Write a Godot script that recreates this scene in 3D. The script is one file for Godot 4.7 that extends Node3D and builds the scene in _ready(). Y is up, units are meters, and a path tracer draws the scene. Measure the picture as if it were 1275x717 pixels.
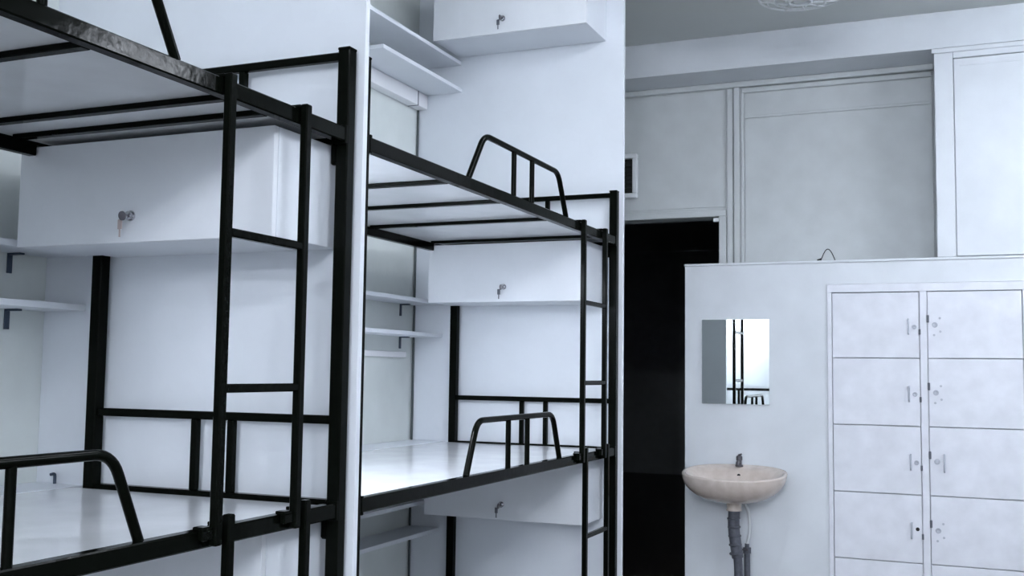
extends Node3D
# A dormitory room: two bays of black steel bunk beds between white partitions, a locker wall with a washbasin, a dark doorway.
# World: x to the right along the partitions, y up, -z deeper into the room. Camera stands in the aisle at x = 0, z = 0.

const EYE := 1.55
# bed geometry (metres)
const XF := -1.443      # outer face of the front rails and front posts
const XB := -2.281      # outer face of the back posts
const XW := -2.509      # left wall
const XPE := -1.429     # free end of the partitions
const ZPA := -2.363     # near bay: partition face
const ZPB := -4.668     # far bay: partition face
const PT := 0.02        # partition thickness
const PS := 0.036       # post section
const CEIL := 3.45
const ZL := -5.84       # front of the locker wall
const ZR := -6.16       # back wall

var M := {}
var taken := {}

class MB:
	var v := PackedVector3Array()
	var n := PackedVector3Array()
	func tri(a: Vector3, b: Vector3, c: Vector3, na: Vector3, nb: Vector3, nc: Vector3) -> void:
		var cr := (b - a).cross(c - a)
		if cr.dot(na + nb + nc) > 0.0:
			v.append_array([a, c, b]); n.append_array([na, nc, nb])
		else:
			v.append_array([a, b, c]); n.append_array([na, nb, nc])
	func quad(a: Vector3, b: Vector3, c: Vector3, d: Vector3, nn: Vector3) -> void:
		tri(a, b, c, nn, nn, nn); tri(a, c, d, nn, nn, nn)
	func box(lo: Vector3, hi: Vector3, bev := 0.0015) -> MB:
		var c := (lo + hi) * 0.5
		var h := (hi - lo) * 0.5
		h = h.abs()
		var b: float = min(bev, min(h.x, min(h.y, h.z)) * 0.6)
		for ax in 3:
			var u := (ax + 1) % 3
			var w := (ax + 2) % 3
			for s in [-1.0, 1.0]:
				var nn := Vector3.ZERO; nn[ax] = s
				var q := []
				for k in [[-1.0, -1.0], [1.0, -1.0], [1.0, 1.0], [-1.0, 1.0]]:
					var p := Vector3.ZERO
					p[ax] = s * h[ax]; p[u] = k[0] * (h[u] - b); p[w] = k[1] * (h[w] - b)
					q.append(c + p)
				quad(q[0], q[1], q[2], q[3], nn)
		if b > 0.0:
			for ax in 3:   # edges along ax
				var u := (ax + 1) % 3
				var w := (ax + 2) % 3
				for su in [-1.0, 1.0]:
					for sw in [-1.0, 1.0]:
						var nn := Vector3.ZERO; nn[u] = su; nn[w] = sw; nn = nn.normalized()
						var q := []
						for k in [[-1.0, 0], [1.0, 0], [1.0, 1], [-1.0, 1]]:
							var p := Vector3.ZERO
							p[ax] = k[0] * (h[ax] - b)
							p[u] = su * (h[u] if k[1] == 0 else h[u] - b)
							p[w] = sw * (h[w] - b if k[1] == 0 else h[w])
							q.append(c + p)
						quad(q[0], q[1], q[2], q[3], nn)
			for sx in [-1.0, 1.0]:
				for sy in [-1.0, 1.0]:
					for sz in [-1.0, 1.0]:
						var s := Vector3(sx, sy, sz)
						var nn := s.normalized()
						tri(c + s * (h - Vector3(0, b, b)), c + s * (h - Vector3(b, 0, b)), c + s * (h - Vector3(b, b, 0)), nn, nn, nn)
		return self
	func tube(path: Array, r: float, sides := 12, closed := false) -> MB:
		var m := path.size()
		var rings := []
		var nrm := []
		var prev := Vector3.ZERO
		for i in m:
			var t: Vector3
			if closed:
				t = (path[(i + 1) % m] - path[(i - 1 + m) % m]).normalized()
			elif i == 0: t = (path[1] - path[0]).normalized()
			elif i == m - 1: t = (path[m - 1] - path[m - 2]).normalized()
			else: t = ((path[i + 1] - path[i]).normalized() + (path[i] - path[i - 1]).normalized()).normalized()
			if prev == Vector3.ZERO:
				prev = Vector3.UP if abs(t.y) < 0.9 else Vector3.RIGHT
			var a := (prev - t * prev.dot(t)).normalized()
			prev = a
			var b2 := t.cross(a)
			var ring := []
			var rn := []
			for k in sides:
				var an := TAU * k / sides
				var d := a * cos(an) + b2 * sin(an)
				ring.append(path[i] + d * r); rn.append(d)
			rings.append(ring); nrm.append(rn)
		for i in (m if closed else m - 1):
			var j := (i + 1) % m
			for k in sides:
				var l := (k + 1) % sides
				tri(rings[i][k], rings[j][k], rings[j][l], nrm[i][k], nrm[j][k], nrm[j][l])
				tri(rings[i][k], rings[j][l], rings[i][l], nrm[i][k], nrm[j][l], nrm[i][l])
		if not closed:
			for e in [0, m - 1]:
				var t2: Vector3 = (path[1] - path[0]).normalized() * -1.0 if e == 0 else (path[m - 1] - path[m - 2]).normalized()
				for k in sides:
					tri(path[e], rings[e][k], rings[e][(k + 1) % sides], t2, t2, t2)
		return self
	func lathe(o: Vector3, axis: Vector3, prof: Array, sides := 20) -> MB:   # prof: [distance along axis, radius]
		var t := axis.normalized()
		var a := (Vector3.UP if abs(t.y) < 0.9 else Vector3.RIGHT)
		a = (a - t * a.dot(t)).normalized()
		var b2 := t.cross(a)
		for i in prof.size() - 1:
			var p0: Array = prof[i]
			var p1: Array = prof[i + 1]
			var dl: float = p1[0] - p0[0]
			var dr: float = p1[1] - p0[1]
			for k in sides:
				var a0 := TAU * k / sides
				var a1 := TAU * (k + 1) / sides
				var d0 := a * cos(a0) + b2 * sin(a0)
				var d1 := a * cos(a1) + b2 * sin(a1)
				var n0 := (d0 * dl - t * dr).normalized()
				var n1 := (d1 * dl - t * dr).normalized()
				var A: Vector3 = o + t * p0[0] + d0 * p0[1]
				var B: Vector3 = o + t * p1[0] + d0 * p1[1]
				var C: Vector3 = o + t * p1[0] + d1 * p1[1]
				var D: Vector3 = o + t * p0[0] + d1 * p0[1]
				tri(A, B, C, n0, n0, n1); tri(A, C, D, n0, n1, n1)
		return self

# ---------------------------------------------------------------- helpers
func numbered(called: String) -> String:
	var k: int = taken.get(called, -1) + 1
	taken[called] = k
	return called if k == 0 else "%s_%03d" % [called, k]

func obj(called: String, mb: MB, m: Material, parent: Node3D = self) -> MeshInstance3D:
	var o := MeshInstance3D.new()
	o.name = called
	var off := Vector3.ZERO
	var p: Node = parent
	while p != self:
		off += (p as Node3D).position; p = p.get_parent()
	var vv := PackedVector3Array()
	vv.resize(mb.v.size())
	for i in mb.v.size(): vv[i] = mb.v[i] - off
	var arr := []
	arr.resize(Mesh.ARRAY_MAX)
	arr[Mesh.ARRAY_VERTEX] = vv
	arr[Mesh.ARRAY_NORMAL] = mb.n
	var am := ArrayMesh.new()
	am.add_surface_from_arrays(Mesh.PRIMITIVE_TRIANGLES, arr)
	am.surface_set_material(0, m)
	o.mesh = am
	o.cast_shadow = GeometryInstance3D.SHADOW_CASTING_SETTING_ON
	parent.add_child(o, true)
	return o

func bx(a: Vector3, b: Vector3, bev := 0.0015) -> MB:
	return MB.new().box(a, b, bev)

func V(x: float, y: float, z: float) -> Vector3:
	return Vector3(x, y, z)

func thing(called: String, label: String, category: String, at: Vector3, group := "") -> Node3D:
	var o := Node3D.new()
	o.name = numbered(called)
	add_child(o)
	o.position = at
	o.set_meta("label", label); o.set_meta("category", category)
	if group != "": o.set_meta("group", group)
	return o

func struct(called: String, mb: MB, m: Material, label := "", parent: Node3D = self) -> MeshInstance3D:
	var o := obj(called, mb, m, parent)
	if parent == self:
		o.set_meta("kind", "structure")
		if label != "":
			o.set_meta("label", label); o.set_meta("category", called.split("_")[0])
	return o

func fillet(pts: Array, r: float, steps := 6) -> Array:
	var out := [pts[0]]
	for i in range(1, pts.size() - 1):
		var p: Vector3 = pts[i]
		var a: Vector3 = p + (pts[i - 1] - p).normalized() * r
		var c: Vector3 = p + (pts[i + 1] - p).normalized() * r
		for k in steps + 1:
			var t := float(k) / steps
			out.append(a.lerp(p, t).lerp(p.lerp(c, t), t))
	out.append(pts[-1])
	return out

func noise_tex(sd: int, freq: float, lo: float, hi: float, octaves := 4, size := 512) -> NoiseTexture2D:
	var f := FastNoiseLite.new()
	f.seed = sd; f.frequency = freq; f.fractal_octaves = octaves
	f.noise_type = FastNoiseLite.TYPE_SIMPLEX_SMOOTH
	var t := NoiseTexture2D.new()
	t.noise = f; t.width = size; t.height = size; t.seamless = true
	var g := Gradient.new()
	g.set_color(0, Color(lo, lo, lo)); g.set_color(1, Color(hi, hi, hi))
	t.color_ramp = g
	return t

func noise_nrm(sd: int, freq: float, bump: float, octaves := 3, size := 512) -> NoiseTexture2D:
	var f := FastNoiseLite.new()
	f.seed = sd; f.frequency = freq; f.fractal_octaves = octaves
	var t := NoiseTexture2D.new()
	t.noise = f; t.width = size; t.height = size; t.seamless = true
	t.as_normal_map = true; t.bump_strength = bump
	return t

func mat(c: Color, rough: float, opts := {}) -> StandardMaterial3D:
	var m := StandardMaterial3D.new()
	m.albedo_color = c; m.roughness = rough
	m.uv1_triplanar = true; m.uv1_world_triplanar = true
	m.uv1_scale = Vector3.ONE * float(opts.get("scale", 1.0))
	if opts.has("tex"): m.albedo_texture = opts.tex
	if opts.has("nrm"):
		m.normal_enabled = true; m.normal_texture = opts.nrm; m.normal_scale = opts.get("nscale", 0.3)
	if opts.has("metal"): m.metallic = opts.metal
	if opts.has("spec"): m.metallic_specular = opts.spec
	if opts.has("coat"):
		m.clearcoat_enabled = true; m.clearcoat = opts.coat; m.clearcoat_roughness = opts.get("coat_rough", 0.1)
	return m

func make_materials() -> void:
	var mottled := noise_tex(3, 0.006, 0.975, 1.0, 5)
	var patchy := noise_tex(11, 0.012, 0.955, 1.0, 5)
	var fine := noise_nrm(5, 0.02, 2.0)
	var wavy := noise_nrm(8, 0.008, 3.0, 2)
	var stains := noise_tex(41, 0.012, 0.0, 1.0, 5)
	var sg := Gradient.new()
	sg.set_color(0, Color(0.87, 0.84, 0.81)); sg.set_color(1, Color(1.0, 0.985, 0.98))
	stains.color_ramp = sg
	M.laminate = mat(Color(0.885, 0.9, 0.925), 0.42, {"tex": mottled, "scale": 0.7})          # partitions, cabinets, shelves
	M.door_laminate = mat(Color(0.9, 0.91, 0.93), 0.38, {"tex": mottled, "scale": 0.9})
	M.edge = mat(Color(0.93, 0.93, 0.94), 0.35)
	M.board = mat(Color(0.9, 0.91, 0.925), 0.16, {"tex": noise_tex(21, 0.01, 0.94, 1.0, 4), "scale": 0.8})   # bed boards, glossy
	M.paint = mat(Color(0.87, 0.885, 0.905), 0.4, {"tex": patchy, "scale": 0.5, "nrm": wavy, "nscale": 0.12})  # painted basin wall
	M.paint_green = mat(Color(0.87, 0.89, 0.882), 0.5, {"tex": patchy, "scale": 0.6, "nrm": fine, "nscale": 0.1})
	M.paint_old = mat(Color(0.8, 0.815, 0.82), 0.55, {"tex": patchy, "scale": 0.8, "nrm": fine, "nscale": 0.15})
	M.ceiling = mat(Color(0.83, 0.845, 0.84), 0.7, {"tex": mottled, "scale": 0.5})
	M.locker = mat(Color(0.91, 0.915, 0.945), 0.42, {"tex": noise_tex(31, 0.014, 0.94, 1.0, 6), "scale": 0.9, "nrm": wavy, "nscale": 0.15})
	M.black = mat(Color(0.035, 0.045, 0.032), 0.12, {"nrm": noise_nrm(15, 0.03, 4.0, 3), "nscale": 0.05, "scale": 1.6, "spec": 0.14})
	M.bracket = mat(Color(0.22, 0.27, 0.34), 0.4)
	M.chrome = mat(Color(0.75, 0.75, 0.77), 0.15, {"metal": 1.0})
	M.steel = mat(Color(0.42, 0.41, 0.43), 0.35, {"metal": 0.8})
	M.tag = mat(Color(0.72, 0.66, 0.65), 0.6)
	M.mirror = mat(Color(0.93, 0.95, 0.94), 0.015, {"metal": 1.0})
	M.ceramic = mat(Color(0.85, 0.815, 0.79), 0.18, {"coat": 0.5, "coat_rough": 0.05, "tex": stains, "scale": 2.2})
	M.grey_pipe = mat(Color(0.36, 0.37, 0.41), 0.45, {"tex": noise_tex(43, 0.03, 0.8, 1.0, 4), "scale": 3.0})
	M.pale_hose = mat(Color(0.78, 0.79, 0.8), 0.35)
	M.dark_hole = mat(Color(0.05, 0.05, 0.05), 0.7)
	M.hardware = mat(Color(0.72, 0.73, 0.77), 0.45)
	M.dark_hardware = mat(Color(0.36, 0.37, 0.41), 0.5)
	M.wire_white = mat(Color(0.9, 0.91, 0.92), 0.35)
	M.fan_body = mat(Color(0.8, 0.81, 0.81), 0.45)
	M.vent_dark = mat(Color(0.12, 0.13, 0.12), 0.6)
	M.cable = mat(Color(0.12, 0.12, 0.13), 0.5)
	M.corner_cable = mat(Color(0.3, 0.33, 0.34), 0.5)
	M.floor = mat(Color(0.36, 0.34, 0.32), 0.35, {"tex": noise_tex(51, 0.05, 0.8, 1.0, 5)})
	M.housing = mat(Color(0.88, 0.89, 0.9), 0.5)
	var t := mat(Color(1, 1, 1), 0.5)
	t.emission_enabled = true; t.emission = Color(0.93, 0.96, 1.0); t.emission_energy_multiplier = 10.0
	M.tube = t

# ---------------------------------------------------------------- builders
func lamp(at: Vector3, length: float, energy: float, across: bool, label: String) -> void:   # twin-tube ceiling fitting, along z or across the aisle
	var t := thing("fluorescent_lamp", label, "ceiling lamp", at, "ceiling lamps over the aisle")
	var h := length * 0.5
	var ax := V(1, 0, 0) if across else V(0, 0, 1)
	var sd := V(0, 0, 1) if across else V(1, 0, 0)
	var up := V(0, 1, 0)
	obj("housing", bx(at - ax * h - sd * 0.13 - up * 0.04, at + ax * h + sd * 0.13, 0.006), M.housing, t)
	for s in ([-1.0, 1.0] if at.y < CEIL - 0.01 else []):
		var mc: Vector3 = at + ax * s * h * 0.6
		obj("mounting_block", bx(mc - V(0.03, 0, 0.03), V(mc.x + 0.03, CEIL - 0.0005, mc.z + 0.03), 0.002), M.housing, t)
	for s in [-1.0, 1.0]:
		var e: Vector3 = at + ax * s * (h - 0.015)
		obj("lamp_holder", bx(e - ax * 0.012 - sd * 0.1 - up * 0.085, e + ax * 0.012 + sd * 0.1 - up * 0.04, 0.004), M.housing, t)
		var c: Vector3 = at + sd * s * 0.07 - up * 0.07
		obj("tube", MB.new().tube([c - ax * (h - 0.03), c + ax * (h - 0.03)], 0.013, 14), M.tube, t)
	var l := AreaLight3D.new()
	l.name = "tube_light"
	l.area_size = Vector2(length - 0.06, 0.2) if across else Vector2(0.2, length - 0.06)
	l.light_color = Color(0.935, 0.96, 1.0)
	l.light_energy = energy * 0.75
	l.shadow_enabled = true
	l.set("area_range", 14.0)
	l.set("area_attenuation", 2.0)
	t.add_child(l)
	l.position = V(0, -0.09, 0)
	l.rotation_degrees = Vector3(-90, 0, 0)
	# the bare tubes also shine sideways
	for k in 2:
		var g := OmniLight3D.new()
		g.name = "tube_glow"
		g.light_color = l.light_color
		g.light_energy = energy * 0.12
		g.light_size = 0.05
		g.omni_range = 14.0; g.omni_attenuation = 2.0
		g.shadow_enabled = true
		t.add_child(g, true)
		g.position = ax * (h * (0.5 if k == 0 else -0.5)) - up * 0.14

func bunk_lamp() -> void:   # slim tube under the top bunk of the far bay, at its end by the middle partition
	var at := V(-1.88, 2.1293, -2.47)
	var t := thing("bunk_lamp", "slim white tube lamp under the top bunk behind the middle partition", "lamp", at)
	obj("housing", bx(at + V(-0.3, -0.018, -0.018), at + V(0.3, 0.0, 0.018), 0.003), M.housing, t)
	obj("tube", MB.new().tube([at + V(-0.28, -0.026, 0), at + V(0.28, -0.026, 0)], 0.009, 12), M.tube, t)
	for s in [-1.0, 1.0]:
		obj("end_cap", bx(at + V(s * 0.29 - 0.01, -0.038, -0.014), at + V(s * 0.29 + 0.01, -0.016, 0.014), 0.003), M.housing, t)
	var l := AreaLight3D.new()
	l.name = "tube_light"
	l.area_size = Vector2(0.56, 0.03)
	l.light_color = Color(0.935, 0.96, 1.0)
	l.light_energy = 0.8
	l.shadow_enabled = true
	l.set("area_range", 14.0)
	l.set("area_attenuation", 2.0)
	t.add_child(l)
	l.position = V(0, -0.037, 0)
	l.rotation_degrees = Vector3(-90, 0, 0)

func bunk_bed(zp: float, label: String, slats_top: Array, end_top: float, bar_shift: float) -> void:
	var ze := zp + 0.053                  # front face of the far posts
	var zn := zp + 2.282                  # near face of the near posts
	var t := thing("bunk_bed", label, "bunk bed", V((XF + XB) * 0.5, 0, (ze + zn) * 0.5), "black steel bunk beds")
	var b: Material = M.black
	# posts
	for x in [XB, XF - PS]:
		for z in [ze - PS, zn - PS]:
			var p := obj("post", bx(V(x, 0.008, z), V(x + PS, 2.376, z + PS), 0.003), b, t)
			obj("cap", bx(V(x - 0.0008, 2.374, z - 0.0008), V(x + PS + 0.0008, 2.382, z + PS + 0.0008), 0.003), b, p)
			obj("foot", bx(V(x - 0.002, 0.0, z - 0.002), V(x + PS + 0.002, 0.012, z + PS + 0.002), 0.002), b, p)
	var lv := [[0.226, 0], [1.178, 1], [2.130, 2]]
	for e in lv:
		var yb: float = e[0]
		var k: int = e[1]
		var yt := yb + 0.038
		obj("front_rail", bx(V(XF - 0.03, yb, ze), V(XF - 0.001, yt, zn - PS), 0.003), b, t)
		obj("back_rail", MB.new().box(V(XB + 0.003, yb - 0.028, zp + 0.292), V(XB + 0.031, yb + 0.009, zn - PS), 0.003).box(V(XB + 0.003, yb, ze), V(XB + 0.031, yb + 0.009, zp + 0.295), 0.002), b, t)
		var et := yb + end_top
		for z in [ze - 0.03, zn - PS + 0.003]:
			obj("end_rail", bx(V(XB + PS, yb, z), V(XF - PS, et, z + 0.027), 0.003), b, t)
			obj("end_bracket", bx(V(XF - PS - 0.02, yb - 0.055, z + 0.004), V(XF - PS, yb, z + 0.024), 0.005), b, t)
		# socket plates where the front rail meets the posts
		obj("rail_plate", bx(V(XF - 0.033, yb - 0.006, ze), V(XF + 0.002, yt + 0.006, ze + 0.01), 0.002), b, t)
		obj("rail_plate", bx(V(XF - 0.033, yb - 0.006, zn - PS - 0.01), V(XF + 0.002, yt + 0.006, zn - PS), 0.002), b, t)
		var dists: Array = slats_top if k == 2 else [0.32, 0.87, 1.32, 1.73]
		for d in dists:
			obj("slat", bx(V(XB + 0.031, yb, zp + d - 0.0125), V(XF - 0.03, yb + 0.0135, zp + d + 0.0125), 0.002), b, t)
		obj("bed_board", bx(V(XB - 0.034, yb + 0.0135, ze + 0.003), V(XF - 0.031, yb + 0.0305, zn - PS - 0.003), 0.002), M.board, t)
		# end guards
		if k > 0:
			for z in [ze - 0.028, zn - PS + 0.008]:
				var gy := yb + (0.254 if k == 1 else 0.242)
				var g := obj("end_guard", bx(V(XB + PS, gy - 0.022, z), V(XF - PS, gy, z + 0.02), 0.003), b, t)
				for x in [-1.907, -1.788]:
					obj("guard_bar", bx(V(x - 0.01, et, z), V(x + 0.01, gy - 0.022, z + 0.02), 0.002), b, g)
			# bent tube guard on the front rail
			var top := yb + (0.206 if k == 1 else 0.2)
			var x0 := XF - 0.015
			var dz := [1.531, 1.452, 0.763, 0.684] if k == 1 else [1.55, 1.43, 0.728, 0.632]
			var pts := [V(x0, yt, ze + dz[0]), V(x0, top + 0.004, ze + dz[1]), V(x0, top + 0.004, ze + dz[2]), V(x0, yt, ze + dz[3])]
			var fg := obj("side_guard", MB.new().tube(fillet(pts, 0.045, 7), 0.0105, 14), b, t)
			for d in ([1.193, 1.018] if k == 1 else [1.174, 1.002]):
				obj("guard_bar", MB.new().tube([V(x0, yt, ze + d + bar_shift), V(x0, top, ze + d + bar_shift)], 0.0095, 12), b, fg)

func ladder(zp: float, upper: bool, label: String) -> void:
	var ze := zp + 0.053
	var near := ze + (0.4895 if upper else 0.4475)
	var far := ze + (0.205 if upper else 0.1635)
	var yr := 2.130 if upper else 1.178        # bottom of the rail it hangs on
	var top := yr + (0.047 if upper else 0.064)
	var low := 1.182 if upper else 0.232
	var t := thing("bunk_ladder", label, "ladder", V(XF + 0.011, low, (near + far) * 0.5), "ladders hooked on the bunk rails")
	var b: Material = M.black
	var xa := XF + 0.002
	var xc := XF + 0.022
	for z in [near, far]:
		var s := obj("stile", bx(V(xa, low, z - 0.0115), V(xc, top, z + 0.0115), 0.003), b, t)
		obj("hook", MB.new().box(V(XF - 0.036, yr + 0.039, z - 0.011), V(xa, yr + 0.047, z + 0.011), 0.002).box(V(XF - 0.036, yr + 0.032, z - 0.011), V(XF - 0.0305, yr + 0.04, z + 0.011), 0.002), b, s)
		if upper:   # rest plate on the rail below
			obj("foot_clip", MB.new().box(V(XF - 0.012, 1.2165, z + 0.016), V(xc - 0.006, 1.2245, z + 0.045), 0.002).box(V(xa, 1.196, z + 0.0105), V(xc - 0.006, 1.218, z + 0.045), 0.002), b, s)
	for y in ([1.836, 1.506] if upper else [0.882, 0.552]):
		obj("rung", bx(V(xa + 0.001, y - 0.0095, far + 0.0105), V(xc - 0.001, y + 0.0095, near - 0.0105), 0.003), b, t)

func cabinet(zp: float, xl: float, xr: float, y0: float, y1: float, label: String, lock_x: float, tag_mat := "tag") -> void:
	var ze := zp + 0.053
	var zf := zp + 0.286
	var t := thing("wall_cabinet", label, "cabinet", V((xl + xr) * 0.5, y0, zp), "wall cabinets over the bunks")
	var zb := zf - 0.019
	var notch := XB + PS + 0.008
	var body := MB.new()
	if y0 < 2.4:    # notched round the back post
		body.box(V(notch, y0, zp + 0.0005), V(xr, y1, zb), 0.001)
		body.box(V(xl, y0, ze + 0.006), V(notch + 0.001, y1, zb), 0.001)
	else:
		body.box(V(xl, y0, zp + 0.0005), V(xr, y1, zb), 0.001)
	obj("body", body, M.laminate, t)
	obj("door", bx(V(xl, y0, zb + 0.002), V(xr, y1, zf), 0.0012), M.door_laminate, t)
	var c := V(lock_x, y0 + 0.067, zf)
	var lk := obj("lock", MB.new().lathe(c, V(0, 0, 1), [[0, 0.0135], [0.003, 0.0135], [0.003, 0.0105], [0.013, 0.0105], [0.015, 0.009], [0.015, 0.0]], 20), M.chrome, t)
	var key := MB.new()
	key.box(c + V(-0.0012, -0.002, 0.014), c + V(0.0012, 0.002, 0.024), 0.0005)
	key.lathe(c + V(-0.0014, -0.004, 0.031), V(1, 0, 0), [[0, 0.0], [0, 0.012], [0.0028, 0.012], [0.0028, 0.0]], 14)
	obj("key", key, M.steel, lk)
	var spare := MB.new()
	spare.box(c + V(-0.02, -0.036, 0.022), c + V(-0.006, -0.012, 0.025), 0.0008)
	spare.box(c + V(-0.0155, -0.056, 0.0225), c + V(-0.0105, -0.034, 0.0245), 0.0004)
	spare.tube([c + V(-0.001, -0.01, 0.031), c + V(-0.006, -0.014, 0.031), c + V(-0.0127, -0.013, 0.03)], 0.0009, 6)
	obj("key_tag", spare, M[tag_mat], lk)

func shelf(zp: float, y_top: float, x_front: float, length: float, label: String, group: String, brackets: Array) -> void:
	var t := thing("wall_shelf", label, "shelf", V(XW, y_top - 0.018, zp + length * 0.5), group)
	obj("board", bx(V(XW + 0.0005, y_top - 0.018, zp + 0.001), V(x_front, y_top, zp + length), 0.001), M.laminate, t)
	for d in brackets:
		var br := MB.new()
		br.box(V(XW + 0.0005, y_top - 0.076, zp + d - 0.009), V(XW + 0.004, y_top - 0.0185, zp + d + 0.009), 0.0006)
		br.box(V(XW + 0.004, y_top - 0.024, zp + d - 0.009), V(XW + 0.05, y_top - 0.0185, zp + d + 0.009), 0.0006)
		obj("bracket", br, M.bracket, t)

func washbasin() -> void:
	var cx := -1.116
	var t := thing("washbasin", "cream oval ceramic washbasin fixed to the white wall below the mirror", "washbasin", V(cx, 0.86, ZL))
	# bowl: rings from the outer bottom up to the rim, over the lip and down inside
	var a := 0.271
	var cz := ZL + 0.196
	var bz := 0.194
	var rings := []
	var prof := []   # [scale, drop below rim, lip flag]
	for k in 15:
		var u := float(k) / 14.0
		var ang := u * PI * 0.5
		prof.append([lerp(0.13, 1.0, pow(sin(ang), 0.92)), 0.142 * pow(cos(ang), 1.05) + 0.004])
	prof.append([1.004, 0.0]); prof.append([0.99, -0.005]); prof.append([0.96, -0.006]); prof.append([0.925, -0.003])
	for k in 13:
		var u := float(k) / 12.0
		prof.append([lerp(0.91, 0.06, u), 0.004 + 0.115 * sin(u * PI * 0.5)])
	var sides := 56
	for p in prof:
		var ring := []
		for j in sides:
			var an := TAU * j / sides
			var cs := cos(an)
			var sn := sin(an)
			var ex := signf(cs) * pow(absf(cs), 0.86)
			var ez := signf(sn) * pow(absf(sn), 0.86)
			var x: float = cx + a * p[0] * ex
			var z: float = cz + bz * p[0] * ez
			# the inside is pushed forward so that a ledge for the tap stays at the back
			var idx := rings.size()
			if idx > 18: z = cz + 0.022 + bz * p[0] * ez * (0.86 if sn < 0 else 0.98)
			z = max(z, ZL + 0.001)
			var rim := 1.034 - 0.026 * (z - cz) / bz
			ring.append(V(x, rim - p[1], z))
		rings.append(ring)
	var nr := rings.size()
	var nn := []
	for i in nr:
		var rn := []
		for j in sides:
			var du: Vector3 = rings[min(i + 1, nr - 1)][j] - rings[max(i - 1, 0)][j]
			var dv: Vector3 = rings[i][(j + 1) % sides] - rings[i][(j - 1 + sides) % sides]
			var nv := dv.cross(du).normalized()
			if nv.length() < 0.5: nv = Vector3.UP
			rn.append(nv)
		nn.append(rn)
	# outward check on the outer wall at angle 0
	var sg := 1.0 if (nn[8][0] as Vector3).x > 0 else -1.0
	var mb := MB.new()
	for i in nr - 1:
		for j in sides:
			var l := (j + 1) % sides
			mb.tri(rings[i][j], rings[i + 1][j], rings[i + 1][l], nn[i][j] * sg, nn[i + 1][j] * sg, nn[i + 1][l] * sg)
			mb.tri(rings[i][j], rings[i + 1][l], rings[i][l], nn[i][j] * sg, nn[i + 1][l] * sg, nn[i][l] * sg)
	var bowl := obj("bowl", mb, M.ceramic, t)
	var cen := V(cx, 0, cz)
	obj("overflow_hole", MB.new().lathe(V(cx + 0.004, 1.012, ZL + 0.088), V(0, 0.25, 1), [[0, 0.0], [0, 0.009], [0.004, 0.009], [0.004, 0.0]], 16), M.dark_hole, bowl)
	obj("drain_collar", MB.new().lathe(V(cx, 0.902, cz), V(0, -1, 0), [[0, 0.045], [0.012, 0.045], [0.018, 0.041], [0.05, 0.037], [0.062, 0.041], [0.066, 0.0]], 24), M.ceramic, t)
	# tap at the back
	var tp := V(cx - 0.004, 1.056, ZL + 0.034)
	var tap := obj("tap", MB.new().lathe(tp, V(0, 1, 0), [[0, 0.0], [0, 0.021], [0.006, 0.021], [0.009, 0.014], [0.03, 0.013], [0.034, 0.017], [0.052, 0.017], [0.058, 0.012], [0.06, 0.0]], 20).tube(fillet([tp + V(0, 0.022, 0), tp + V(0, 0.026, 0.05), tp + V(0, 0.008, 0.066)], 0.014, 5), 0.009, 12), M.steel, t)
	obj("tap_handle", MB.new().tube([tp + V(-0.004, 0.06, 0), tp + V(0.014, 0.066, 0.014)], 0.005, 10), M.steel, tap)
	# waste pipe with a soft kink, then into the wall
	var c2 := V(cx, 0.84, cz)
	var waste := MB.new().tube(fillet([c2, c2 + V(-0.004, -0.09, 0), c2 + V(0.012, -0.2, 0.004), c2 + V(0.018, -0.24, 0)], 0.04, 6), 0.03, 18).tube(fillet([c2 + V(0.018, -0.235, 0), c2 + V(0.022, -0.3, 0), c2 + V(0.024, -0.66, 0), c2 + V(0.024, -0.66, -0.192)], 0.03, 6), 0.023, 18)
	var wp := obj("waste_pipe", waste, M.grey_pipe, t)
	for k in 5:
		obj("pipe_ridge", MB.new().lathe(c2 + V(-0.003 + 0.003 * k, -0.04 - 0.045 * k, 0.001 * k), V(0.06, -1, 0), [[-0.006, 0.03], [-0.002, 0.034], [0.002, 0.034], [0.006, 0.03]], 18), M.grey_pipe, wp)
	obj("coupling", MB.new().lathe(V(cx + 0.022, 0.5, cz), V(0, -1, 0), [[0, 0.023], [0, 0.029], [0.03, 0.029], [0.03, 0.023]], 18), M.grey_pipe, wp)
	var h0 := V(cx + 0.012, 0.9, ZL + 0.1)
	obj("supply_hose", MB.new().tube(fillet([h0 + V(-0.005, 0.09, -0.06), h0, h0 + V(0.046, -0.07, 0), h0 + V(0.052, -0.17, 0), h0 + V(0.036, -0.24, 0)], 0.035, 7), 0.0085, 12), M.pale_hose, t)
	var vb := V(cx + 0.048, 0.66, ZL + 0.1)
	var valve := obj("supply_pipe", MB.new().lathe(vb, V(0, -1, 0), [[0, 0.0], [0, 0.012], [0.02, 0.012], [0.02, 0.021], [0.05, 0.021], [0.052, 0.016], [0.3, 0.016], [0.3, 0.0]], 18).tube(fillet([vb + V(0, -0.28, 0), vb + V(0, -0.34, 0), vb + V(0, -0.34, -0.099)], 0.03, 5), 0.014, 12), M.grey_pipe, t)
	obj("valve_handle", bx(vb + V(-0.026, -0.034, 0.018), vb + V(0.012, -0.024, 0.03), 0.003), M.steel, valve)

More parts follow.
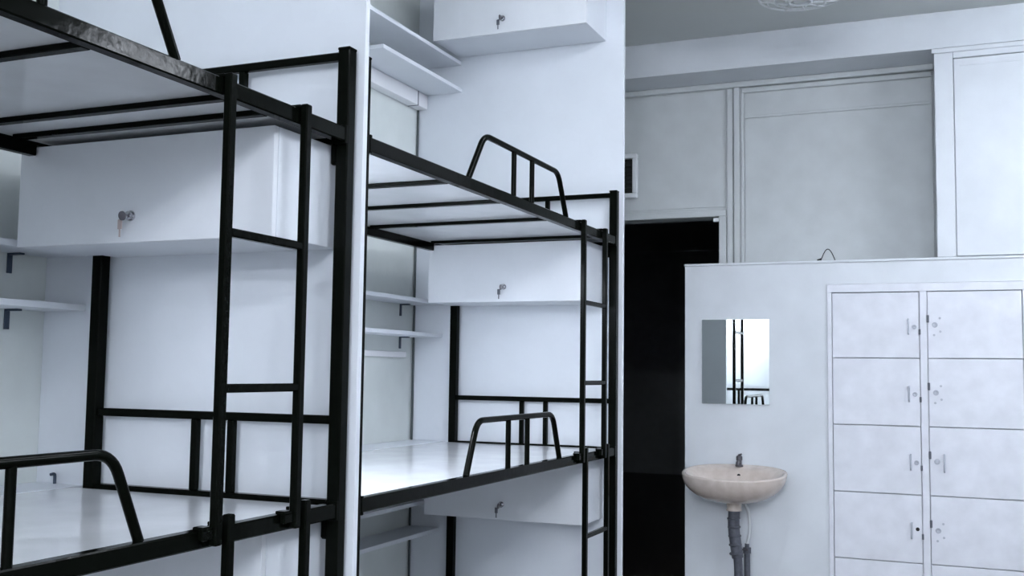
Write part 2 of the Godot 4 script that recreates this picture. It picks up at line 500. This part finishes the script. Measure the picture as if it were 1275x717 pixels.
func lockers() -> void:
	var x0 := -0.66
	var x1 := 0.33
	var zf := ZL + 0.01
	var t := thing("locker_cabinet", "white painted bank of small square locker doors built into the wall", "lockers", V((x0 + x1) * 0.5, 0, ZL))
	var cols := [[-0.634, -0.204], [-0.165, 0.274]]
	var rows := [1.985, 1.643, 1.296, 0.951, 0.610, 0.265]
	# face frame and carcass
	var fr := MB.new()
	fr.box(V(x0 + 0.001, 0.001, ZR + 0.06), V(x1 - 0.001, 2.03, ZL - 0.03), 0.0)
	fr.box(V(x0 + 0.001, 1.985 + 0.002, ZL - 0.03), V(x1 - 0.001, 2.03, zf), 0.002)
	fr.box(V(x0 + 0.001, 0.001, ZL - 0.03), V(x1 - 0.001, 0.263, zf), 0.002)
	for s in [[x0 + 0.001, -0.636], [-0.202, -0.167], [0.276, x1 - 0.001]]:
		fr.box(V(s[0], 0.263, ZL - 0.03), V(s[1], 1.987, zf), 0.002)
	obj("face_frame", fr, M.locker, t)
	var rng := RandomNumberGenerator.new()
	rng.seed = 77
	for c in 2:
		for r in 5:
			var ya: float = rows[r + 1] + 0.002
			var yb: float = rows[r] - 0.002
			var xa: float = cols[c][0] + 0.001
			var xb: float = cols[c][1] - 0.001
			var dz := zf - 0.003 + rng.randf_range(-0.0012, 0.0012)
			var d := obj("door", bx(V(xa, ya, dz - 0.02), V(xb, yb, dz), 0.002), M.locker, t)
			var ym := (ya + yb) * 0.5
			if c == 0:
				# pull bar, keyhole plate, staple at the frame
				var px := xb - 0.05 + rng.randf_range(-0.003, 0.003)
				obj("pull", MB.new().tube(fillet([V(px, ym + 0.03, dz), V(px, ym + 0.03, dz + 0.016), V(px, ym - 0.045, dz + 0.016), V(px, ym - 0.045, dz)], 0.008, 4), 0.0045, 8), M.hardware, d)
				if r == 3:
					obj("keyhole", MB.new().lathe(V(px + 0.028, ym, dz), V(0, 0, 1), [[0, 0.0], [0, 0.0095], [0.002, 0.0095], [0.002, 0.0]], 14), M.dark_hole, d)
				else:
					obj("lock", MB.new().lathe(V(px + 0.028, ym - 0.01, dz), V(0, 0, 1), [[0, 0.012], [0.004, 0.012], [0.005, 0.009], [0.002, 0.004], [0.002, 0.0]], 14), M.hardware, d)
				obj("staple", bx(V(xb - 0.003, ym - 0.05, dz), V(xb + 0.007, ym - 0.022, dz + 0.007), 0.002), M.dark_hardware, d)
			else:
				obj("staple", bx(V(xa - 0.005, ym + 0.012, dz), V(xa + 0.007, ym + 0.05, dz + 0.008), 0.002), M.dark_hardware, d)
				obj("lock", MB.new().lathe(V(xa + 0.034, ym, dz), V(0, 0, 1), [[0, 0.014], [0.004, 0.014], [0.005, 0.011], [0.002, 0.005], [0.002, 0.0]], 14), M.hardware, d)
				if r == 2:
					var px2 := xa + 0.068
					obj("pull", MB.new().tube(fillet([V(px2, ym + 0.035, dz), V(px2, ym + 0.035, dz + 0.016), V(px2, ym - 0.05, dz + 0.016), V(px2, ym - 0.05, dz)], 0.008, 4), 0.0045, 8), M.hardware, d)
				else:
					for q in [[0.058, 0.034], [0.06, -0.034], [0.03, -0.052]]:
						obj("screw_stub", MB.new().lathe(V(xa + q[0], ym + q[1], dz), V(0, 0, 1), [[0, 0.006], [0.003, 0.006], [0.004, 0.0]], 10), M.hardware, d)

func upper_cupboard() -> void:
	var x0 := -0.112
	var x1 := 1.45
	var t := thing("upper_cupboard", "tall white painted cupboard standing on the wall above the lockers", "cupboard", V((x0 + x1) * 0.5, 2.16, ZL))
	var fr := MB.new()
	fr.box(V(x0, 2.161, ZR + 0.02), V(x1, 3.235, ZL - 0.025), 0.0)
	fr.box(V(x0, 2.161, ZL - 0.025), V(-0.022, 3.235, ZL), 0.003)
	fr.box(V(-0.022, 3.192, ZL - 0.025), V(x1, 3.235, ZL), 0.003)
	fr.box(V(0.62, 2.161, ZL - 0.025), V(0.69, 3.192, ZL), 0.003)
	fr.box(V(1.38, 2.161, ZL - 0.025), V(x1, 3.192, ZL), 0.003)
	obj("face_frame", fr, M.paint, t)
	obj("cornice", bx(V(x0 - 0.012, 3.222, ZL), V(x1, 3.246, ZL + 0.012), 0.003), M.paint, t)
	for s in [[-0.018, 0.616], [0.694, 1.376]]:
		var d := obj("door", bx(V(s[0], 2.165, ZL - 0.022), V(s[1], 3.188, ZL - 0.003), 0.002), M.paint, t)
		obj("top_strip", bx(V(s[0] + 0.03, 3.148, ZL - 0.003), V(s[1] - 0.03, 3.162, ZL - 0.0005), 0.001), M.paint, d)

func ceiling_fan() -> void:
	var c := V(-0.672, 3.318, -5.0)
	var t := thing("ceiling_fan", "white round wire-caged fan under the ceiling in front of the beam", "ceiling fan", V(c.x, CEIL, c.z))
	obj("canopy", MB.new().lathe(V(c.x, CEIL - 0.0005, c.z), V(0, -1, 0), [[0, 0.0], [0, 0.06], [0.02, 0.06], [0.035, 0.03], [0.05, 0.02], [0.09, 0.02]], 24), M.fan_body, t)
	obj("motor", MB.new().lathe(V(c.x, c.y + 0.08, c.z), V(0, -1, 0), [[0, 0.02], [0.005, 0.05], [0.05, 0.055], [0.06, 0.04], [0.065, 0.0]], 24), M.fan_body, t)
	var cage := MB.new()
	for ring in [[0.186, 0.03, 0.009], [0.19, 0.0, 0.0055], [0.12, -0.016, 0.0035], [0.05, -0.024, 0.006], [0.165, 0.055, 0.003], [0.12, 0.075, 0.003]]:
		var path := []
		for k in 48:
			path.append(c + V(cos(TAU * k / 48.0) * ring[0], ring[1], sin(TAU * k / 48.0) * ring[0]))
		cage.tube(path, ring[2], 8, true)
	for k in 12:
		var d := V(cos(TAU * k / 12.0), 0, sin(TAU * k / 12.0))
		cage.tube([c + d * 0.045 + V(0, -0.024, 0), c + d * 0.12 + V(0, -0.016, 0), c + d * 0.18 + V(0, -0.006, 0), c + d * 0.193 + V(0, 0.015, 0), c + d * 0.186 + V(0, 0.036, 0), c + d * 0.12 + V(0, 0.075, 0), c + d * 0.05 + V(0, 0.085, 0)], 0.003, 6)
	obj("wire_cage", cage, M.wire_white, t)
	for k in 3:
		var an := TAU * k / 3.0 + 0.4
		var bl := MB.new()
		var u := V(cos(an), 0, sin(an))
		var w := V(-sin(an), 0.35, cos(an)).normalized()
		var nn := u.cross(w).normalized()
		var q := [u * 0.04 + w * 0.02, u * 0.17 + w * 0.055, u * 0.175 - w * 0.04, u * 0.04 - w * 0.02]
		for s in [-1.0, 1.0]:
			bl.quad(c + V(0, 0.03, 0) + q[0] + nn * s * 0.001, c + V(0, 0.03, 0) + q[1] + nn * s * 0.001, c + V(0, 0.03, 0) + q[2] + nn * s * 0.001, c + V(0, 0.03, 0) + q[3] + nn * s * 0.001, nn * s)
		obj("blade", bl, M.fan_body, t)

# ---------------------------------------------------------------- scene
func _ready() -> void:
	var cam := Camera3D.new()
	cam.name = "camera"
	cam.fov = rad_to_deg(2.0 * atan(358.5 / 1324.86))
	cam.near = 0.02; cam.far = 60.0
	cam.basis = Basis.from_euler(Vector3(deg_to_rad(4.47), deg_to_rad(22.982), deg_to_rad(0.765)), EULER_ORDER_YXZ)
	cam.position = V(0, EYE, 0)
	add_child(cam)
	cam.current = true

	var env := Environment.new()
	env.background_mode = Environment.BG_COLOR
	env.background_color = Color(0, 0, 0)
	env.tonemap_mode = Environment.TONE_MAPPER_LINEAR
	env.tonemap_exposure = 2.05
	env.sdfgi_enabled = true; env.ssao_enabled = true; env.ssil_enabled = true
	var we := WorldEnvironment.new()
	we.name = "environment"
	we.environment = env
	add_child(we)

	make_materials()
	lamp(V(-0.8, CEIL - 0.001, -3.3), 1.2, 0.45, false, "white twin-tube fitting on the ceiling beside the far bunk bay")
	lamp(V(0.1, CEIL - 0.001, 0.9), 1.2, 1.5, true, "white twin-tube fitting across the ceiling above the aisle")
	lamp(V(0.7, CEIL - 0.001, 3.4), 1.2, 5.5, true, "white twin-tube fitting across the ceiling in the middle of the room")
	lamp(V(0.8, CEIL - 0.001, 6.6), 1.2, 14.0, true, "white twin-tube fitting across the ceiling by the entrance wall")
	lamp(V(1.25, CEIL - 0.001, -1.2), 1.2, 1.2, false, "white twin-tube fitting along the right wall opposite the near bay")
	lamp(V(1.38, CEIL - 0.065, -4.6), 0.85, 1.2, false, "white twin-tube fitting along the right wall by the lockers")

	bunk_lamp()

	# ---- room shell
	struct("floor", bx(V(-2.7, -0.12, -6.32), V(1.75, 0, 8.75), 0), M.floor)
	struct("ceiling", bx(V(-2.7, CEIL, -6.32), V(1.75, CEIL + 0.15, 8.75), 0), M.ceiling)
	struct("wall_left", bx(V(XW - 0.15, 0, -6.3), V(XW, CEIL, 8.7), 0), M.paint_green)
	struct("wall_right", bx(V(1.55, 0, -6.3), V(1.7, CEIL, 8.7), 0), M.paint)
	struct("wall_front", bx(V(XW, 0, 8.5), V(1.55, CEIL, 8.65), 0), M.paint)
	# back wall with the doorway
	var dl := -2.12
	var dr := -1.298
	var dh := 2.467
	var wb := struct("wall_back", MB.new().box(V(XW, 0, ZR - 0.14), V(dl, CEIL, ZR), 0).box(V(dr, 0, ZR - 0.14), V(1.55, CEIL, ZR), 0).box(V(dl, dh, ZR - 0.14), V(dr, CEIL, ZR), 0), M.paint_old)
	struct("panel", bx(V(-1.148, 2.1, ZR), V(-0.13, 3.036, ZR + 0.008), 0.002), M.paint_old, "", wb)
	struct("panel", bx(V(-1.148, 3.052, ZR), V(-0.13, 3.185, ZR + 0.004), 0.002), M.paint_old, "", wb)
	struct("panel_batten", bx(V(-1.148, 3.036, ZR), V(-0.13, 3.052, ZR + 0.014), 0.002), M.paint_old, "", wb)
	struct("panel", bx(V(-2.3, 2.525, ZR), V(-1.262, 3.215, ZR + 0.005), 0.002), M.paint_old, "", wb)
	struct("top_moulding", MB.new().box(V(XW, 3.222, ZR), V(-0.12, 3.2555, ZR + 0.03), 0.004).box(V(-1.165, 3.188, ZR), V(-0.13, 3.216, ZR + 0.018), 0.004), M.paint_old, "", wb)
	struct("mullion", MB.new().box(V(-1.25, 2.0, ZR), V(-1.215, 3.22, ZR + 0.022), 0.003).box(V(-1.209, 2.0, ZR), V(-1.176, 3.22, ZR + 0.03), 0.003).box(V(-1.17, 2.0, ZR), V(-1.152, 3.22, ZR + 0.014), 0.003), M.paint_old, "", wb)
	struct("trim_door", MB.new().box(V(dl - 0.04, dh, ZR), V(dr + 0.042, dh + 0.038, ZR + 0.022), 0.003).box(V(dr, 0, ZR - 0.14), V(dr + 0.042, dh, ZR + 0.022), 0.003).box(V(dl - 0.04, 0, ZR - 0.14), V(dl, dh, ZR + 0.022), 0.003), M.paint_old)
	struct("door_catch", bx(V(dr - 0.035, dh - 0.03, ZR - 0.01), V(dr, dh - 0.006, ZR + 0.015), 0.003), M.wire_white, "", get_node("trim_door"))
	struct("trim_beam", bx(V(XW, 3.256, ZR), V(1.55, CEIL, -5.86), 0.002), M.paint)
	# dark passage beyond the doorway
	struct("floor_passage", bx(V(-8.2, -0.12, -16.2), V(5.0, 0, ZR - 0.161), 0), M.floor)
	struct("ceiling_passage", bx(V(-8.2, CEIL, -16.2), V(5.0, CEIL + 0.15, ZR - 0.161), 0), M.ceiling)
	struct("wall_passage_left", bx(V(-8.35, 0, -16.2), V(-8.2, CEIL, ZR - 0.161), 0), M.paint_old)
	struct("wall_passage_right", bx(V(5.0, 0, -16.2), V(5.15, CEIL, ZR - 0.161), 0), M.paint_old)
	struct("wall_passage_end", bx(V(-8.2, 0, -16.35), V(5.0, CEIL, -16.2), 0), M.paint_old)
	struct("wall_passage_front", MB.new().box(V(-8.2, 0, ZR - 0.3), V(-2.66, CEIL, ZR - 0.161), 0).box(V(1.7, 0, ZR - 0.3), V(5.0, CEIL, ZR - 0.161), 0), M.paint_old)

	# ---- partitions between the bays
	for p in [[ZPA, "middle"], [ZPB, "far"], [ZPA + 2.305, "near"]]:
		var z: float = p[0]
		struct("wall_partition_" + p[1], bx(V(XW, 0, z - PT), V(XPE, CEIL - 0.0005, z), 0.001), M.laminate)

	# ---- locker wall
	struct("wall_locker", MB.new().box(V(-1.425, 0, ZR), V(-0.66, 2.145, ZL), 0.0).box(V(-0.66, 2.032, ZR + 0.03), V(0.33, 2.145, ZL), 0.0).box(V(0.33, 0, ZR), V(1.549, 2.145, ZL), 0.0), M.paint)
	struct("trim_ledge", bx(V(-1.43, 2.145, ZR + 0.035), V(1.549, 2.16, ZL + 0.006), 0.004), M.paint)

	# ---- things
	bunk_bed(ZPA, "black steel triple bunk bed over the wide cabinet with chrome lock", [0.363, 0.508, 0.908, 1.31, 1.71], 0.044, -0.028)
	bunk_bed(ZPB, "black steel triple bunk bed standing in the bay next to the dark doorway", [0.318, 0.868, 1.318, 1.728], 0.038, 0.0)
	ladder(ZPA, true, "black ladder in front of the wide cabinet with the chrome lock")
	ladder(ZPA, false, "black ladder below the middle bunk, under the ladder before the chrome-locked cabinet")
	ladder(ZPB, true, "black ladder between top and middle bunk of the bed beside the dark doorway")
	ladder(ZPB, false, "black ladder below the middle bunk of the bed beside the dark doorway")
	cabinet(ZPA, -2.314, -1.5, 1.861, 2.127, "wide white cabinet under the top bunk with a chrome lock and hanging tag", -1.928)
	cabinet(ZPA, -2.314, -1.5, 0.894, 1.174, "white cabinet under the middle bunk, below the wide chrome-locked cabinet", -1.928)
	cabinet(ZPB, -2.28, -1.516, 3.1, 3.37, "white cabinet under the ceiling above the top bunk and its upper shelves", -1.923, "dark_hardware")
	cabinet(ZPB, -2.28, -1.516, 1.861, 2.127, "white cabinet under the top bunk of the bed beside the dark doorway", -1.9, "dark_hardware")
	cabinet(ZPB, -2.28, -1.516, 0.894, 1.174, "white cabinet under the middle bunk of the bed beside the dark doorway", -1.897, "dark_hardware")
	shelf(ZPA, 1.886, -2.346, 0.78, "short white shelf meeting the wide cabinet's lower edge, blue-grey bracket below", "small shelves on the left wall", [0.135, 0.62])
	shelf(ZPA, 1.726, -2.346, 0.78, "short white shelf on blue-grey brackets below the wide chrome-locked cabinet", "small shelves on the left wall", [0.135, 0.62])
	shelf(ZPB, 3.078, -2.268, 1.45, "long white shelf under the ceiling beside the highest cabinet", "small shelves on the left wall", [1.2])
	shelf(ZPB, 2.941, -2.262, 0.78, "deep white shelf right above the white trunking box", "small shelves on the left wall", [])
	shelf(ZPB, 1.886, -2.346, 0.78, "white shelf level with the lower edge of the middle cabinet beside the doorway bed", "small shelves on the left wall", [0.135, 0.62])
	shelf(ZPB, 1.728, -2.346, 0.78, "white bracket shelf directly above the thin white wall batten", "small shelves on the left wall", [0.135, 0.62])
	shelf(ZPB, 0.94, -2.346, 0.74, "white shelf just below the middle bunk board, upper one of two in shade", "small shelves on the left wall", [])
	shelf(ZPB, 0.793, -2.346, 0.78, "shaded white shelf beside the lowest cabinet's lower edge", "small shelves on the left wall", [])
	# filler boards between bed and wall
	for p in [[ZPA, "white filler board between bed board and wall, a small hook at its end"], [ZPB, "white filler board between the bed board and the greenish wall with the corner cable"]]:
		var z: float = p[0]
		var t := thing("filler_board", p[1], "board", V(XW, 1.197, z + 1.1), "filler boards beside the bunks")
		obj("board", bx(V(XW + 0.0005, 1.1905, z + 0.002), V(-2.328, 1.2085, z + 2.2), 0.001), M.laminate, t)
		obj("support_batten", bx(V(XW + 0.0005, 1.165, z + 0.002), V(XW + 0.03, 1.1905, z + 2.2), 0.001), M.laminate, t)
		if z == ZPA:
			obj("hook", MB.new().tube(fillet([V(-2.425, 1.2085, z + 0.012), V(-2.425, 1.238, z + 0.012), V(-2.425, 1.236, z + 0.028)], 0.008, 4), 0.0045, 8), M.bracket, t)
	# trunking and cable in the far bay
	var tr := thing("trunking_box", "white boxed trunking on the wall under the deep upper shelf", "trunking", V(XW, 2.85, ZPB + 0.4))
	obj("channel", bx(V(XW + 0.0005, 2.852, ZPB + 0.001), V(-2.452, 2.9215, ZPB + 0.8), 0.002), M.edge, tr)
	obj("joint_cover", bx(V(XW + 0.0005, 2.85, ZPB + 0.1), V(-2.4505, 2.9222, ZPB + 0.106), 0.0), M.dark_hardware, tr)
	var cb := thing("corner_cable", "thin dark cable running down the bay corner below the white trunking", "cable", V(XW + 0.012, 0.0, ZPB + 0.012))
	obj("cable", MB.new().tube([V(XW + 0.008, 2.85, ZPB + 0.008), V(XW + 0.008, 0.002, ZPB + 0.008)], 0.0055, 10), M.corner_cable, cb)
	var wbt := thing("wall_batten", "thin white batten on the wall below the bracket shelves", "batten", V(XW, 1.61, ZPB + 0.4))
	obj("strip", bx(V(XW + 0.0005, 1.61, ZPB + 0.09), V(XW + 0.014, 1.637, ZPB + 0.8), 0.002), M.edge, wbt)

	# mirror
	var mr := thing("wall_mirror", "frameless rectangular mirror on the white wall above the washbasin", "mirror", V(-1.146, 1.387, ZL))
	obj("backing", bx(V(-1.327, 1.39, ZL + 0.0005), V(-0.963, 1.846, ZL + 0.004), 0.0), M.edge, mr)
	obj("glass", bx(V(-1.329, 1.387, ZL + 0.004), V(-0.961, 1.849, ZL + 0.009), 0.0025), M.mirror, mr)
	washbasin()
	lockers()
	upper_cupboard()
	ceiling_fan()

	# vent beside the partition end
	var vt := thing("wall_vent", "dark louvred vent in a white frame on the wall above the doorway", "vent", V(-1.95, 2.6, ZR))
	var vf := MB.new()
	vf.box(V(-2.12, 2.601, ZR + 0.005), V(-1.791, 2.63, ZR + 0.04), 0.004)
	vf.box(V(-2.12, 2.842, ZR + 0.005), V(-1.791, 2.87, ZR + 0.04), 0.004)
	vf.box(V(-2.12, 2.63, ZR + 0.005), V(-2.092, 2.842, ZR + 0.04), 0.004)
	vf.box(V(-1.819, 2.63, ZR + 0.005), V(-1.791, 2.842, ZR + 0.04), 0.004)
	obj("frame", vf, M.wire_white, vt)
	obj("backing", bx(V(-2.092, 2.63, ZR + 0.0055), V(-1.819, 2.842, ZR + 0.008), 0), M.vent_dark, vt)
	for k in 8:
		obj("slat", bx(V(-2.091, 2.638 + k * 0.0262, ZR + 0.012), V(-1.82, 2.641 + k * 0.0262, ZR + 0.03), 0.0005), M.vent_dark, vt)

	# loop of wire on the ledge
	var lp := thing("wire_loop", "small dark loop of wire standing on the wall ledge above the lockers", "wire", V(-0.66, 2.16, ZL - 0.03))
	var arc := []
	for k in 15:
		var u := float(k) / 14.0
		arc.append(V(-0.694 + 0.075 * u, 2.162 + 0.062 * sin(PI * u), ZL - 0.03))
	obj("wire", MB.new().tube(arc, 0.0025, 8), M.cable, lp)
	obj("plug", MB.new().tube([V(-0.712, 2.165, ZL - 0.03), V(-0.69, 2.172, ZL - 0.03)], 0.005, 8), M.cable, lp)
